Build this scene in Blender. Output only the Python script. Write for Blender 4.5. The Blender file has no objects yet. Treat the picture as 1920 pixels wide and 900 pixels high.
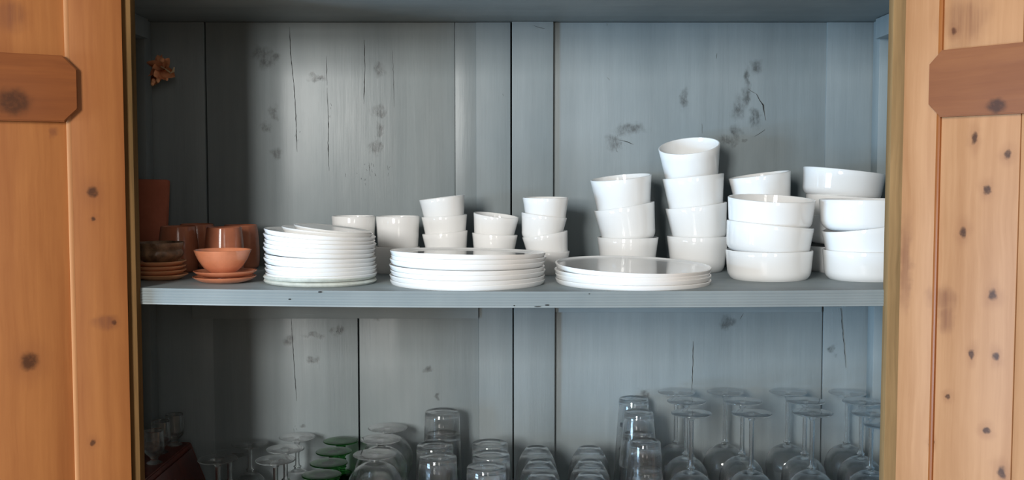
import bpy, bmesh, math, random
from mathutils import Vector, Matrix
random.seed(7)
S = bpy.context.scene
C = S.collection
PI = math.pi

# ------------------------------------------------------------------ camera
F = 2000.0                      # focal length in pixels of the 1920 px wide frame
TH = math.radians(3.49)         # the camera looks slightly down
CY, CZ = -1.708, 0.187          # camera stands 1.7 m in front of the shelf edge
cam = bpy.data.cameras.new('camera'); cam.sensor_width = 36; cam.lens = F / 1920 * 36
cam.clip_start = 0.02
co = bpy.data.objects.new('camera', cam); C.objects.link(co)
co.location = (0, CY, CZ); co.rotation_euler = (PI / 2 - TH, 0, 0)
S.camera = co

# ------------------------------------------------------------------ exposure, world
vs = S.view_settings
vs.view_transform = 'Standard'; vs.look = 'None'; vs.gamma = 1; vs.use_curve_mapping = False
vs.exposure = 0.14
S.cycles.transparent_max_bounces = 48; S.cycles.max_bounces = 14; S.cycles.transmission_bounces = 14; S.cycles.glossy_bounces = 6
S.cycles.diffuse_bounces = 5
S.cycles.use_denoising = True
W = bpy.data.worlds.new('room_light'); S.world = W; W.use_nodes = True
wn = W.node_tree.nodes; wl = W.node_tree.links
bg = wn['Background']
tc = wn.new('ShaderNodeTexCoord'); sp = wn.new('ShaderNodeSeparateXYZ'); wl.new(tc.outputs['Generated'], sp.inputs[0])
mr = wn.new('ShaderNodeMapRange'); mr.inputs[1].default_value = -0.5; mr.inputs[2].default_value = 0.5
wl.new(sp.outputs[2], mr.inputs[0])
cr = wn.new('ShaderNodeValToRGB'); wl.new(mr.outputs[0], cr.inputs[0])
cr.color_ramp.elements[0].color = (0.66, 0.46, 0.28, 1); cr.color_ramp.elements[1].color = (0.84, 0.79, 0.70, 1)
wl.new(cr.outputs[0], bg.inputs[0]); bg.inputs[1].default_value = 0.165

def window(name, center, size, aim, power, color, nx=2, nz=2):
    """A daylit window: nx by nz panes of light set in a grid."""
    cx, cy, cz = center; w, h = size
    d = (Vector(aim) - Vector(center)).normalized(); d.z = 0; d.normalize()
    side = Vector((-d.y, d.x, 0)).normalized()
    for i in range(nx):
        for k in range(nz):
            l = bpy.data.lights.new(name, 'AREA'); l.shape = 'RECTANGLE'
            l.size = w / nx * 0.86; l.size_y = h / nz * 0.88
            l.energy = power / (nx * nz); l.color = color
            o = bpy.data.objects.new(name, l); C.objects.link(o)
            o.location = Vector(center) + side * ((i + .5) / nx - .5) * w + Vector((0, 0, ((k + .5) / nz - .5) * h))
            o.rotation_euler = Vector(d).to_track_quat('-Z', 'Z').to_euler()
window('window_daylight', (-1.62, -4.3, 0.95), (0.95, 1.4), (-1.62, 0, 0), 188, (1.0, 0.985, 0.95), 2, 3)
window('side_window_daylight', (-3.1, -1.9, -0.35), (1.1, 1.3), (0, 0, 0), 125, (0.46, 0.73, 1.0), 2, 2)
window('garden_door_daylight', (0.75, -4.4, 0.75), (0.55, 1.3), (0.3, 0, 0), 12, (1.0, 0.95, 0.9), 3, 2)

# ------------------------------------------------------------------ helpers
def at(px, py, D):
    """World point at ground distance D in front of the camera along the sight line of a photo point."""
    u, v = px - 960.0, py - 450.0
    dy = F * math.cos(TH) - v * math.sin(TH); dz = -F * math.sin(TH) - v * math.cos(TH)
    return Vector((u * D / dy, CY + D, CZ + dz * D / dy))
def sag(x):                      # the old shelf sags a little in the middle
    return (0.006 if x < 0 else 0.003) * (x / 0.6) ** 2
def sag_slope(x):
    return -math.atan((0.012 if x < 0 else 0.006) * x / 0.36)

def link(name, me, parent=None):
    o = bpy.data.objects.new(name, me); C.objects.link(o)
    if parent: o.parent = parent
    return o
def tag(o, label, cat, group=None):
    o['label'] = label; o['category'] = cat
    if group: o['group'] = group
    return o
def empty(name, loc=(0, 0, 0)):
    o = bpy.data.objects.new(name, None); C.objects.link(o); o.location = loc; o.empty_display_size = 0.02
    return o
def mesh_of(bm, name, mat, smooth=True, angle=40):
    bmesh.ops.recalc_face_normals(bm, faces=bm.faces)
    me = bpy.data.meshes.new(name); bm.to_mesh(me); bm.free()
    me.materials.append(mat)
    if smooth:
        me.polygons.foreach_set('use_smooth', [True] * len(me.polygons))
        me.set_sharp_from_angle(angle=math.radians(angle))
    return me
def lathe_mesh(name, prof, mat, segs=72, angle=50, wobble=None, cap=False):
    bm = bmesh.new(); rings = []
    for (r, z) in prof:
        if r < 1e-6: rings.append([bm.verts.new((0, 0, z))]); continue
        ring = []
        for i in range(segs):
            a = 2 * PI * i / segs
            rr = r * (wobble(a, z) if wobble else 1)
            ring.append(bm.verts.new((rr * math.cos(a), rr * math.sin(a), z)))
        rings.append(ring)
    for a, b in zip(rings[:-1], rings[1:]):
        if len(a) == 1 and len(b) == 1: continue
        for i in range(segs):
            j = (i + 1) % segs
            if len(a) == 1: bm.faces.new((a[0], b[i], b[j]))
            elif len(b) == 1: bm.faces.new((a[i], a[j], b[0]))
            else: bm.faces.new((a[i], a[j], b[j], b[i]))
    return mesh_of(bm, name, mat, True, angle)
def spline(pts, n=6):
    """Catmull-Rom through the profile points."""
    out = []
    P = [pts[0]] + list(pts) + [pts[-1]]
    for i in range(1, len(P) - 2):
        p0, p1, p2, p3 = P[i - 1], P[i], P[i + 1], P[i + 2]
        for k in range(n):
            t = k / n
            out.append(tuple(max(0.0 if j == 0 else -9, 0.5 * ((2 * p1[j]) + (-p0[j] + p2[j]) * t + (2 * p0[j] - 5 * p1[j] + 4 * p2[j] - p3[j]) * t * t
                              + (-p0[j] + 3 * p1[j] - 3 * p2[j] + p3[j]) * t ** 3)) for j in (0, 1)))
    out.append(tuple(pts[-1])); return out
def box(bm, x0, x1, y0, y1, z0, z1, bev=0.0):
    r = bmesh.ops.create_cube(bm, size=1)
    vs_ = r['verts']
    for v in vs_:
        v.co = Vector(((x0 + x1) / 2 + v.co.x * (x1 - x0), (y0 + y1) / 2 + v.co.y * (y1 - y0), (z0 + z1) / 2 + v.co.z * (z1 - z0)))
    if bev:
        es = list({e for v in vs_ for e in v.link_edges})
        bmesh.ops.bevel(bm, geom=es, offset=bev, segments=2, profile=0.6, affect='EDGES')
def box_mesh(name, mat, *a, **k):
    bm = bmesh.new(); box(bm, *a, **k); return mesh_of(bm, name, mat, True, 35)

# ------------------------------------------------------------------ materials
def new_mat(name):
    m = bpy.data.materials.new(name); m.use_nodes = True
    nt = m.node_tree; return m, nt, nt.nodes['Principled BSDF']
def N(nt, typ, **kw):
    n = nt.nodes.new(typ)
    for k, v in kw.items(): setattr(n, k, v)
    return n
def mathn(nt, op, a, b=None, c=None, clamp=False):
    n = N(nt, 'ShaderNodeMath', operation=op); n.use_clamp = clamp
    for i, x in enumerate((a, b, c)):
        if x is None: continue
        if isinstance(x, (int, float)): n.inputs[i].default_value = x
        else: nt.links.new(x, n.inputs[i])
    return n.outputs[0]
def noise(nt, vec, scale, detail=4, rough=0.55, mul=None):
    if mul:
        v = N(nt, 'ShaderNodeVectorMath', operation='MULTIPLY'); nt.links.new(vec, v.inputs[0]); v.inputs[1].default_value = mul; vec = v.outputs[0]
    n = N(nt, 'ShaderNodeTexNoise'); nt.links.new(vec, n.inputs['Vector'])
    n.inputs['Scale'].default_value = scale; n.inputs['Detail'].default_value = detail; n.inputs['Roughness'].default_value = rough
    return n.outputs[0]
def ramp(nt, fac, stops):
    n = N(nt, 'ShaderNodeValToRGB'); nt.links.new(fac, n.inputs[0])
    e = n.color_ramp.elements
    while len(e) > 1: e.remove(e[-1])
    e[0].position = stops[0][0]; e[0].color = stops[0][1]
    for p, c in stops[1:]: x = e.new(p); x.color = c
    return n.outputs[0]
def mix(nt, fac, a, b, blend='MIX'):
    n = N(nt, 'ShaderNodeMix', data_type='RGBA', blend_type=blend)
    if isinstance(fac, (int, float)): n.inputs[0].default_value = fac
    else: nt.links.new(fac, n.inputs[0])
    for i, x in ((6, a), (7, b)):
        if isinstance(x, tuple): n.inputs[i].default_value = x
        else: nt.links.new(x, n.inputs[i])
    return n.outputs[2]
def spots(nt, vec, knots, soft=0.35):
    """0..1 mask, 1 inside any of the ellipses (x, z, rx, rz)."""
    acc = None
    for (x, z, rx, rz) in knots:
        s = N(nt, 'ShaderNodeVectorMath', operation='SUBTRACT'); nt.links.new(vec, s.inputs[0]); s.inputs[1].default_value = (x, 0, z)
        m = N(nt, 'ShaderNodeVectorMath', operation='MULTIPLY'); nt.links.new(s.outputs[0], m.inputs[0]); m.inputs[1].default_value = (1 / rx, 0, 1 / rz)
        l = N(nt, 'ShaderNodeVectorMath', operation='LENGTH'); nt.links.new(m.outputs[0], l.inputs[0])
        r = N(nt, 'ShaderNodeMapRange', interpolation_type='SMOOTHSTEP'); nt.links.new(l.outputs[1], r.inputs[0])
        r.inputs[1].default_value = 1 + soft; r.inputs[2].default_value = 1 - soft; r.inputs[3].default_value = 0; r.inputs[4].default_value = 1
        acc = r.outputs[0] if acc is None else mathn(nt, 'MAXIMUM', acc, r.outputs[0])
    return acc
def warped(nt, vec, amt, scale):
    n = N(nt, 'ShaderNodeTexNoise'); nt.links.new(vec, n.inputs['Vector']); n.inputs['Scale'].default_value = scale; n.inputs['Detail'].default_value = 3
    s = N(nt, 'ShaderNodeVectorMath', operation='SUBTRACT'); nt.links.new(n.outputs[1], s.inputs[0]); s.inputs[1].default_value = (.5, .5, .5)
    m = N(nt, 'ShaderNodeVectorMath', operation='SCALE'); nt.links.new(s.outputs[0], m.inputs[0]); m.inputs[3].default_value = amt
    a = N(nt, 'ShaderNodeVectorMath', operation='ADD'); nt.links.new(vec, a.inputs[0]); nt.links.new(m.outputs[0], a.inputs[1])
    return a.outputs[0]

def paint_mat(name, knots=None, along='z', tone=1.0):
    m, nt, b = new_mat(name)
    t = N(nt, 'ShaderNodeTexCoord').outputs['Object']
    st = {'z': (1, 1, .05), 'x': (.05, 1, 1)}[along]
    grain = noise(nt, t, 60, 5, .6, st)
    fine = noise(nt, t, 260, 3, .6, st)
    blot = noise(nt, t, 5, 4, .6, (1, 1, .45))
    col = ramp(nt, blot, [(.3, (.178 * tone, .214 * tone, .226 * tone, 1)), (.7, (.234 * tone, .268 * tone, .276 * tone, 1))])
    g = mathn(nt, 'MULTIPLY_ADD', grain, .22, .89)
    g = mathn(nt, 'MULTIPLY', g, mathn(nt, 'MULTIPLY_ADD', noise(nt, t, 16, 2, .5, (1, 1, .03) if along == 'z' else (.03, 1, 1)), .36, .82))
    gc = N(nt, 'ShaderNodeCombineColor'); [nt.links.new(g, gc.inputs[i]) for i in range(3)]
    col = mix(nt, 1.0, col, gc.outputs[0], 'MULTIPLY')
    speck = noise(nt, t, 420, 2, .5)
    sm = mathn(nt, 'GREATER_THAN', speck, .79)
    col = mix(nt, mathn(nt, 'MULTIPLY', sm, .5), col, (.07, .08, .08, 1))
    if knots:
        k = spots(nt, warped(nt, t, .035, 45), knots, .65)
        kk = mathn(nt, 'MULTIPLY', k, mathn(nt, 'MULTIPLY_ADD', noise(nt, t, 150, 4, .75, (1, 1, .5)), 2.6, -.65, True))
        col = mix(nt, mathn(nt, 'MULTIPLY', kk, .85), col, (.045, .050, .050, 1))
    nt.links.new(col, b.inputs['Base Color'])
    r = mathn(nt, 'MULTIPLY_ADD', blot, -.15, .60)
    if knots:   # two upright bands of the panels are set glossier
        gl = spots(nt, warped(nt, t, .01, 20), [(-.35, .2, .115, 3), (-.093, .2, .026, 3)], .10)
        r = mathn(nt, 'SUBTRACT', r, mathn(nt, 'MULTIPLY', gl, .13))
    nt.links.new(r, b.inputs['Roughness'])
    b.inputs['Specular IOR Level'].default_value = .42
    h = mathn(nt, 'ADD', mathn(nt, 'MULTIPLY', grain, .45), mathn(nt, 'MULTIPLY', fine, .22))
    h = mathn(nt, 'ADD', h, mathn(nt, 'MULTIPLY', noise(nt, t, 14, 3, .5, (1, 1, .3) if along == 'z' else (.3, 1, 1)), 1.1))
    if knots: h = mathn(nt, 'ADD', h, mathn(nt, 'MULTIPLY', kk, -.25))
    bp = N(nt, 'ShaderNodeBump'); bp.inputs['Strength'].default_value = .55; bp.inputs['Distance'].default_value = .0016
    nt.links.new(h, bp.inputs['Height']); nt.links.new(bp.outputs[0], b.inputs['Normal'])
    return m
def pine_mat(name, light, dark, along='z', knots=None, seed=0.0, rough=.5, smear=None, spec=.3):
    m, nt, b = new_mat(name)
    t = N(nt, 'ShaderNodeTexCoord').outputs['Object']
    ad = N(nt, 'ShaderNodeVectorMath', operation='ADD'); nt.links.new(t, ad.inputs[0]); ad.inputs[1].default_value = (seed, seed * .7, seed * 1.3)
    tt = ad.outputs[0]
    st = (1, 1, .035) if along == 'z' else (.05, 1, 1)
    w = warped(nt, tt, .02, 5)
    g1 = noise(nt, w, 38, 4, .55, st); g2 = noise(nt, w, 170, 4, .6, st); bl = noise(nt, tt, 6, 4, .6, (1, 1, .4) if along == 'z' else (.4, 1, 1))
    f = mathn(nt, 'ADD', mathn(nt, 'MULTIPLY', g1, .55), mathn(nt, 'MULTIPLY', g2, .22)); f = mathn(nt, 'ADD', f, mathn(nt, 'MULTIPLY', bl, .42))
    col = ramp(nt, f, [(.44, dark), (.72, light)])
    if knots:
        kv = warped(nt, t, .010, 90)
        halo = spots(nt, warped(nt, t, .02, 40), [(x, z, rx * 2.2, rz * 2.3) for x, z, rx, rz in knots], .75)
        col = mix(nt, mathn(nt, 'MULTIPLY', halo, .30), col, (.22, .075, .03, 1))
        k = mathn(nt, 'MULTIPLY', spots(nt, kv, knots, .45), mathn(nt, 'MULTIPLY_ADD', noise(nt, t, 130, 3, .7), 1.2, .35, True))
        col = mix(nt, mathn(nt, 'MULTIPLY', k, .9), col, (.06, .022, .010, 1))
    if smear:
        k = spots(nt, warped(nt, t, .03, 35), smear, .7)
        kk = mathn(nt, 'MULTIPLY', k, noise(nt, tt, 120, 4, .7, st))
        col = mix(nt, mathn(nt, 'MULTIPLY', kk, 1.0, None, True), col, (.16, .055, .03, 1))
    nt.links.new(col, b.inputs['Base Color']); b.inputs['Roughness'].default_value = rough
    b.inputs['Specular IOR Level'].default_value = spec
    bp = N(nt, 'ShaderNodeBump'); bp.inputs['Strength'].default_value = .35; bp.inputs['Distance'].default_value = .001
    nt.links.new(f, bp.inputs['Height']); nt.links.new(bp.outputs[0], b.inputs['Normal'])
    return m
def plain(name, col, rough=.4, var=0.0, scale=30, spec=.5, coat=0, bump=0):
    m, nt, b = new_mat(name)
    t = N(nt, 'ShaderNodeTexCoord').outputs['Object']
    n = noise(nt, t, scale, 4, .6)
    lo = tuple(c * (1 - var) for c in col) + (1,); hi = tuple(min(1, c * (1 + var)) for c in col) + (1,)
    nt.links.new(ramp(nt, n, [(.3, lo), (.7, hi)]), b.inputs['Base Color'])
    b.inputs['Roughness'].default_value = rough; b.inputs['Specular IOR Level'].default_value = spec
    b.inputs['Coat Weight'].default_value = coat; b.inputs['Coat Roughness'].default_value = .08
    if bump:
        bp = N(nt, 'ShaderNodeBump'); bp.inputs['Strength'].default_value = .4; bp.inputs['Distance'].default_value = bump
        nt.links.new(n, bp.inputs['Height']); nt.links.new(bp.outputs[0], b.inputs['Normal'])
    return m
def glass_mat(name, col=(1, 1, 1), tint=(1, 1, 1), share=.22, ior=1.47):
    """Thin drinking glass: clear film with Fresnel shine, blended with solid refracting glass."""
    m, nt, b = new_mat(name); L_ = nt.links
    b.inputs['Base Color'].default_value = (*col, 1); b.inputs['Transmission Weight'].default_value = 1
    b.inputs['Roughness'].default_value = 0; b.inputs['IOR'].default_value = ior
    tr = N(nt, 'ShaderNodeBsdfTransparent'); tr.inputs[0].default_value = (*tint, 1)
    gl = N(nt, 'ShaderNodeBsdfGlossy'); gl.inputs['Roughness'].default_value = .0
    lw = N(nt, 'ShaderNodeLayerWeight'); lw.inputs[0].default_value = .5
    fac = mathn(nt, 'MULTIPLY_ADD', mathn(nt, 'POWER', lw.outputs[1], 4.5), .5, .035)
    m1 = N(nt, 'ShaderNodeMixShader'); L_.new(fac, m1.inputs[0]); L_.new(tr.outputs[0], m1.inputs[1]); L_.new(gl.outputs[0], m1.inputs[2])
    m2 = N(nt, 'ShaderNodeMixShader'); m2.inputs[0].default_value = share; L_.new(b.outputs[0], m2.inputs[1]); L_.new(m1.outputs[0], m2.inputs[2])
    L_.new(m2.outputs[0], nt.nodes['Material Output'].inputs[0])
    return m

WALLD = 2.160     # distance of the recessed back panels
def wk(px, py, rx, rz, D=WALLD):
    p = at(px, py, D); return (p.x, p.z, rx, rz)
K_BACK = [wk(488, 100, .017, .014), wk(500, 118, .014, .012), wk(516, 108, .009, .008), wk(516, 210, .008, .012), wk(497, 240, .009, .009),
          wk(518, 290, .008, .009), wk(596, 145, .014, .006), wk(713, 132, .010, .011), wk(710, 210, .014, .008), wk(704, 275, .012, .012), wk(712, 245, .008, .012),
          wk(1182, 243, .026, .010), wk(1150, 268, .014, .014), wk(1422, 128, .011, .011), wk(1400, 145, .006, .020), wk(1398, 182, .008, .020), wk(1384, 205, .011, .018),
          wk(1417, 222, .010, .016), wk(1381, 248, .009, .014), wk(1366, 264, .016, .007), wk(1398, 262, .004, .004),
          wk(590, 628, .016, .005), wk(635, 622, .011, .009), wk(585, 672, .009, .007), wk(543, 638, .009, .007), wk(565, 800, .006, .005),
          wk(1280, 187, .006, .016), wk(1210, 740, .008, .010), wk(1363, 603, .013, .010), wk(1560, 655, .006, .008), wk(805, 695, .006, .005), wk(700, 590, .020, .006), wk(820, 745, .005, .004)]
M_PANEL = paint_mat('grey_blue_paint_on_panels', K_BACK)
M_PAINT = paint_mat('grey_blue_paint')
M_SHELF = paint_mat('grey_blue_paint_on_shelf', None, 'x', 1.08)
M_DARK = plain('dark_gap', (.012, .012, .012), .9)
CER = plain('white_glazed_ceramic', (.83, .83, .82), .06, .015, 8, .6)
MARB = plain('pale_grey_stone', (.60, .63, .58), .4, .12, 60, .4)
TERRA = plain('glazed_orange_terracotta', (.62, .225, .115), .14, .10, 40, .6, .5)
TERRA2 = plain('dark_terracotta', (.44, .150, .080), .16, .12, 40, .5)
TAN = plain('tan_clay', (.78, .40, .21), .35, .10, 50, .4)
BROWN = plain('dark_brown_carved_wood', (.20, .115, .065), .4, .65, 55, .5, 0, .004)
TILE = plain('matt_terracotta', (.46, .135, .075), .7, .10, 30, .3)
GLASS = glass_mat('clear_glass'); GREEN = glass_mat('bottle_green_glass', (.035, .22, .045), (.10, .34, .10), .10, 1.22)
REDW = pine_mat('dark_red_lacquered_wood', (.16, .028, .014, 1), (.07, .014, .01, 1), 'x', None, 3, .35)
PRINT = plain('dark_print', (.03, .035, .04), .5)
STRAW = plain('orange_dried_petals', (.80, .38, .20), .8, .30, 60, .2)
STRAW2 = plain('pale_straw', (.55, .42, .26), .8, .2, 60, .2)

# ------------------------------------------------------------------ the room
def structure(name, me):
    o = link(name, me); o['kind'] = 'structure'; return o
FLOORZ = -1.45
fm = pine_mat('oak_floorboards', (.42, .26, .14, 1), (.25, .14, .07, 1), 'x', None, 9, .4)
structure('floor', box_mesh('floor', fm, -4.5, 4.5, -6, 1.0, FLOORZ - .05, FLOORZ))
wm = plain('cream_plaster', (.62, .58, .50), .8, .04, 3)
structure('wall_back', box_mesh('wall_back', wm, -4.5, 4.5, .56, .66, FLOORZ, 1.6))

# ------------------------------------------------------------------ the cupboard
cup = empty('cupboard', (0, .25, FLOORZ))
tag(cup, 'large pine cupboard painted grey blue inside, plank doors swung open at both sides', 'cupboard')
off = Vector((0, -.25, -FLOORZ))
def part(name, me, parent=None, label=None):
    o = link(name, me, parent or cup); o.location = off if (parent or cup) is cup else (0, 0, 0)
    if label: o['label'] = label
    return o
def Y(D): return CY + D
WZ0, WZ1 = -.60, .60
# back panels (recessed) and stiles
def bx_px(name, mat, px0, px1, py, D0, D1, z0, z1, bev=.001, label=None):
    xa = at(px0, py, D0).x; xb = at(px1, py, D0).x
    return part(name, box_mesh(name, mat, xa, xb, Y(D0), Y(D1), z0, z1, bev=bev), None, label)
SHELFZ = 0.0
TOPZ = at(960, 42, 2.16).z
bx_px('back_panel', M_PANEL, 389.5, 853, 300, 2.160, 2.175, -.03, TOPZ)
bx_px('back_panel', M_PANEL, 853.6, 894, 300, 2.1605, 2.175, -.03, TOPZ)
bx_px('back_panel', M_PANEL, 1034, 1560, 300, 2.160, 2.175, -.03, TOPZ)
bx_px('back_panel', M_PANEL, 393, 671.5, 740, 2.160, 2.175, WZ0, -.031)
bx_px('back_panel', M_PANEL, 674.5, 898, 740, 2.160, 2.175, WZ0, -.031)
bx_px('back_panel', M_PANEL, 1034, 1539.5, 740, 2.160, 2.175, WZ0, -.031)
bx_px('back_stile', M_PANEL, 263, 385.5, 300, 2.154, 2.175, -.03, TOPZ)
bx_px('back_stile', M_PAINT, 893, 957, 300, 2.158, 2.175, -.03, TOPZ)
bx_px('back_stile', M_PAINT, 960, 1037, 300, 2.148, 2.175, -.03, TOPZ)
bx_px('back_stile', M_PAINT, 1547, 1640, 300, 2.156, 2.175, -.03, TOPZ)
bx_px('back_stile', M_PANEL, 263, 401.5, 740, 2.158, 2.175, WZ0, -.031)
bx_px('back_stile', M_PAINT, 898, 961, 740, 2.157, 2.175, WZ0, -.031)
bx_px('back_stile', M_PAINT, 963.5, 1040, 740, 2.148, 2.175, WZ0, -.031)
bx_px('back_stile', M_PANEL, 1542, 1660, 740, 2.157, 2.175, WZ0, -.031)
rz = at(960, 597, 2.152).z
bx_px('back_rail', M_SHELF, 360, 897, 585, 2.150, 2.1595, rz, -.0305)
bx_px('back_rail', M_SHELF, 1040, 1541, 585, 2.155, 2.1595, rz + .012, -.0305)
part('backing_board', box_mesh('backing_board', M_DARK, -.75, .75, Y(2.176), Y(2.19), -1.43, .74), None, 'dark backing seen through the gaps between the boards')
# sides, top, floor shelf, corner posts, cleats
XS = .752
for s in (-1, 1):
    a, b = sorted((s * XS, s * (XS + .02)))
    part('side_panel', box_mesh('side_panel', M_PAINT, a, b, Y(1.716), Y(2.19), -1.43, .74, bev=.001))
    a, b = sorted((s * .722, s * (XS - .0005)))
    part('corner_post', box_mesh('corner_post', M_PAINT, a, b, Y(2.115), Y(2.153), WZ0, TOPZ, bev=.002))
    a, b = sorted((s * .712, s * (XS - .0005)))
    part('shelf_cleat', box_mesh('shelf_cleat', M_PAINT, a, b, Y(1.73), Y(2.112), .453, TOPZ, bev=.002))
part('upper_shelf', box_mesh('upper_shelf', M_SHELF, -XS, XS, Y(1.725), Y(2.175), TOPZ + .0005, TOPZ + .026, bev=.001))
part('cupboard_top', box_mesh('cupboard_top', M_SHELF, -XS - .03, XS + .03, Y(1.69), Y(2.2), .741, .765, bev=.002))
LZ = -.44
part('lower_shelf', box_mesh('lower_shelf', M_SHELF, -XS, XS, Y(1.725), Y(2.175), LZ - .025, LZ, bev=.001))
part('plinth', box_mesh('plinth', M_SHELF, -XS - .02, XS + .02, Y(1.70), Y(2.19), -1.45, -1.431, bev=.001))
# the sagging main shelf, ridged along its front edge
bm = bmesh.new(); nx = 60; sec = []
rid = []
for k in range(13):
    z = -.0265 * k / 12; rid.append((Y(1.708) + (.0012 if k % 2 else 0), z))
prof = [(Y(2.147), 0)] + [(Y(1.95), 0), (Y(1.7105), 0), (Y(1.709), -.0005)] + rid[1:-1] + [(Y(1.709), -.0265), (Y(1.7105), -.027), (Y(2.147), -.027)]
rows = []
for i in range(nx + 1):
    x = -.7215 + 1.443 * i / nx
    rows.append([bm.verts.new((x, y, z + sag(x))) for y, z in prof])
for a, b in zip(rows[:-1], rows[1:]):
    for k in range(len(prof)):
        j = (k + 1) % len(prof); bm.faces.new((a[k], a[j], b[j], b[k]))
bm.faces.new(rows[0]); bm.faces.new(rows[-1][::-1])
sh = part('shelf', mesh_of(bm, 'shelf', M_SHELF, True, 25))
# chips in the paint of the shelf edge
def blob(bm, c, rx, ry, rz, seg=10):
    r = bmesh.ops.create_uvsphere(bm, u_segments=seg, v_segments=max(5, seg // 2), radius=1)
    for v in r['verts']: v.co = Vector((c[0] + v.co.x * rx, c[1] + v.co.y * ry, c[2] + v.co.z * rz))
for px, py, a, b in ((600, 547.5, .0035, .0012), (543, 561, .0022, .0009), (964, 573, .0012, .0010), (1026, 572, .0040, .0010), (1008, 575, .006, .0006), (1105, 551, .0015, .0006)):
    bm = bmesh.new(); p = at(px, py, 1.708); blob(bm, (p.x, p.y, p.z), a, .0006, b)
    ch = link('paint_chip', mesh_of(bm, 'paint_chip', M_DARK), sh); ch['label'] = 'dark chip in the paint of the shelf edge'

# cracks and scars in the back boards
def ribbon(bm, pts, wd, D):
    P = [at(x, y, D - .0006) for x, y in pts]
    # refine with a little jitter
    Q = []
    for a, b in zip(P[:-1], P[1:]):
        n = max(2, int((b - a).length / .006))
        for k in range(n):
            q = a.lerp(b, k / n); Q.append(q + Vector((random.uniform(-.0005, .0005), 0, 0)))
    Q.append(P[-1])
    L = []
    for i, q in enumerate(Q):
        d = (Q[min(i + 1, len(Q) - 1)] - Q[max(i - 1, 0)]).normalized(); s = Vector((-d.z, 0, d.x))
        w = wd * (0.35 + random.random() * .8) * (min(i, len(Q) - 1 - i, 4) / 4 * .8 + .2) / 2
        L.append((q + s * w, q - s * w))
    vs_ = []
    for a, b in L:
        vs_.append([bm.verts.new(a), bm.verts.new(b), bm.verts.new(b + Vector((0, .0008, 0))), bm.verts.new(a + Vector((0, .0008, 0)))])
    for a, b in zip(vs_[:-1], vs_[1:]):
        for k in range(4): bm.faces.new((a[k], a[(k + 1) % 4], b[(k + 1) % 4], b[k]))
for pts, wd in (([(543, 50), (545, 100), (550, 150), (554, 200), (557, 285)], .0013), ([(612, 105), (613, 160)], .0010), ([(613, 165), (616, 220), (615, 280), (617, 320)], .0014),
                ([(683, 75), (684, 120), (682, 195)], .0014), ([(1402, 166), (1410, 172), (1418, 176)], .0010), ([(1418, 176), (1424, 188), (1431, 197), (1433, 212), (1436, 226)], .0026),
                ([(1434, 243), (1425, 250), (1414, 256)], .0018), ([(1160, 262), (1176, 266), (1188, 271)], .0022), ([(546, 595), (549, 650), (554, 720), (556, 752)], .0011),
                ([(1300, 640), (1299, 680), (1297, 735)], .0014), ([(1576, 578), (1580, 620), (1586, 690)], .0008), ([(1394, 588), (1388, 598)], .0012), ([(692, 310), (694, 330)], .0012),
                ([(736, 95), (739, 200)], .0006), ([(1138, 44), (1138, 48)], .0015), ([(1138, 145), (1143, 150)], .0018), ([(1344, 100), (1343, 110)], .0012), ([(943, 176), (944, 180)], .003),
                ([(1001, 48), (1013, 52), (1022, 54)], .0012), ([(1316, 232), (1317, 250)], .0006)):
    bm = bmesh.new(); D = 2.160
    if 893 < pts[0][0] < 960: D = 2.158
    if 960 <= pts[0][0] < 1037: D = 2.148
    if pts[0][0] > 1547: D = 2.156
    ribbon(bm, pts, wd, D); part('wood_crack', mesh_of(bm, 'wood_crack', M_DARK, False), None, 'dark crack in the painted boards')

for (cx_, cy_, n_, sx_, sy_) in ((692, 315, 9, 12, 14), (668, 335, 6, 22, 10), (598, 146, 3, 6, 4), (560, 255, 3, 10, 30), (635, 622, 5, 8, 6), (728, 318, 4, 6, 14), (1165, 268, 4, 10, 12), (552, 802, 3, 5, 4), (620, 212, 3, 4, 14)):
    for _ in range(n_):
        x_, y_ = random.gauss(cx_, sx_ * .6), random.gauss(cy_, sy_ * .6); l_ = random.uniform(2, 7)
        bm = bmesh.new(); ribbon(bm, [(x_, y_), (x_ + random.uniform(-2, 2), y_ + l_)], .0009, 2.160)
        part('wood_nick', mesh_of(bm, 'wood_nick', M_DARK, False))

# front stiles of raw pine on both sides of the opening
M_EDGE = pine_mat('weathered_pine', (.24, .135, .055, 1), (.085, .055, .024, 1), 'z', None, 2.3, .9, None, .03)
M_EDGE2 = pine_mat('weathered_pine_right', (.36, .225, .105, 1), (.17, .105, .048, 1), 'z', None, 7.3, .9, None, .05)
for s in (-1, 1):
    bm = bmesh.new(); a, b = sorted((s * .5985, s * .775)); box(bm, a, b, Y(1.692), Y(1.7145), -1.43, .74, bev=.0025)
    part('front_stile', mesh_of(bm, 'front_stile', M_EDGE if s < 0 else M_EDGE2, True, 35), None, 'weathered unpainted pine edge beside the opening')

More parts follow.
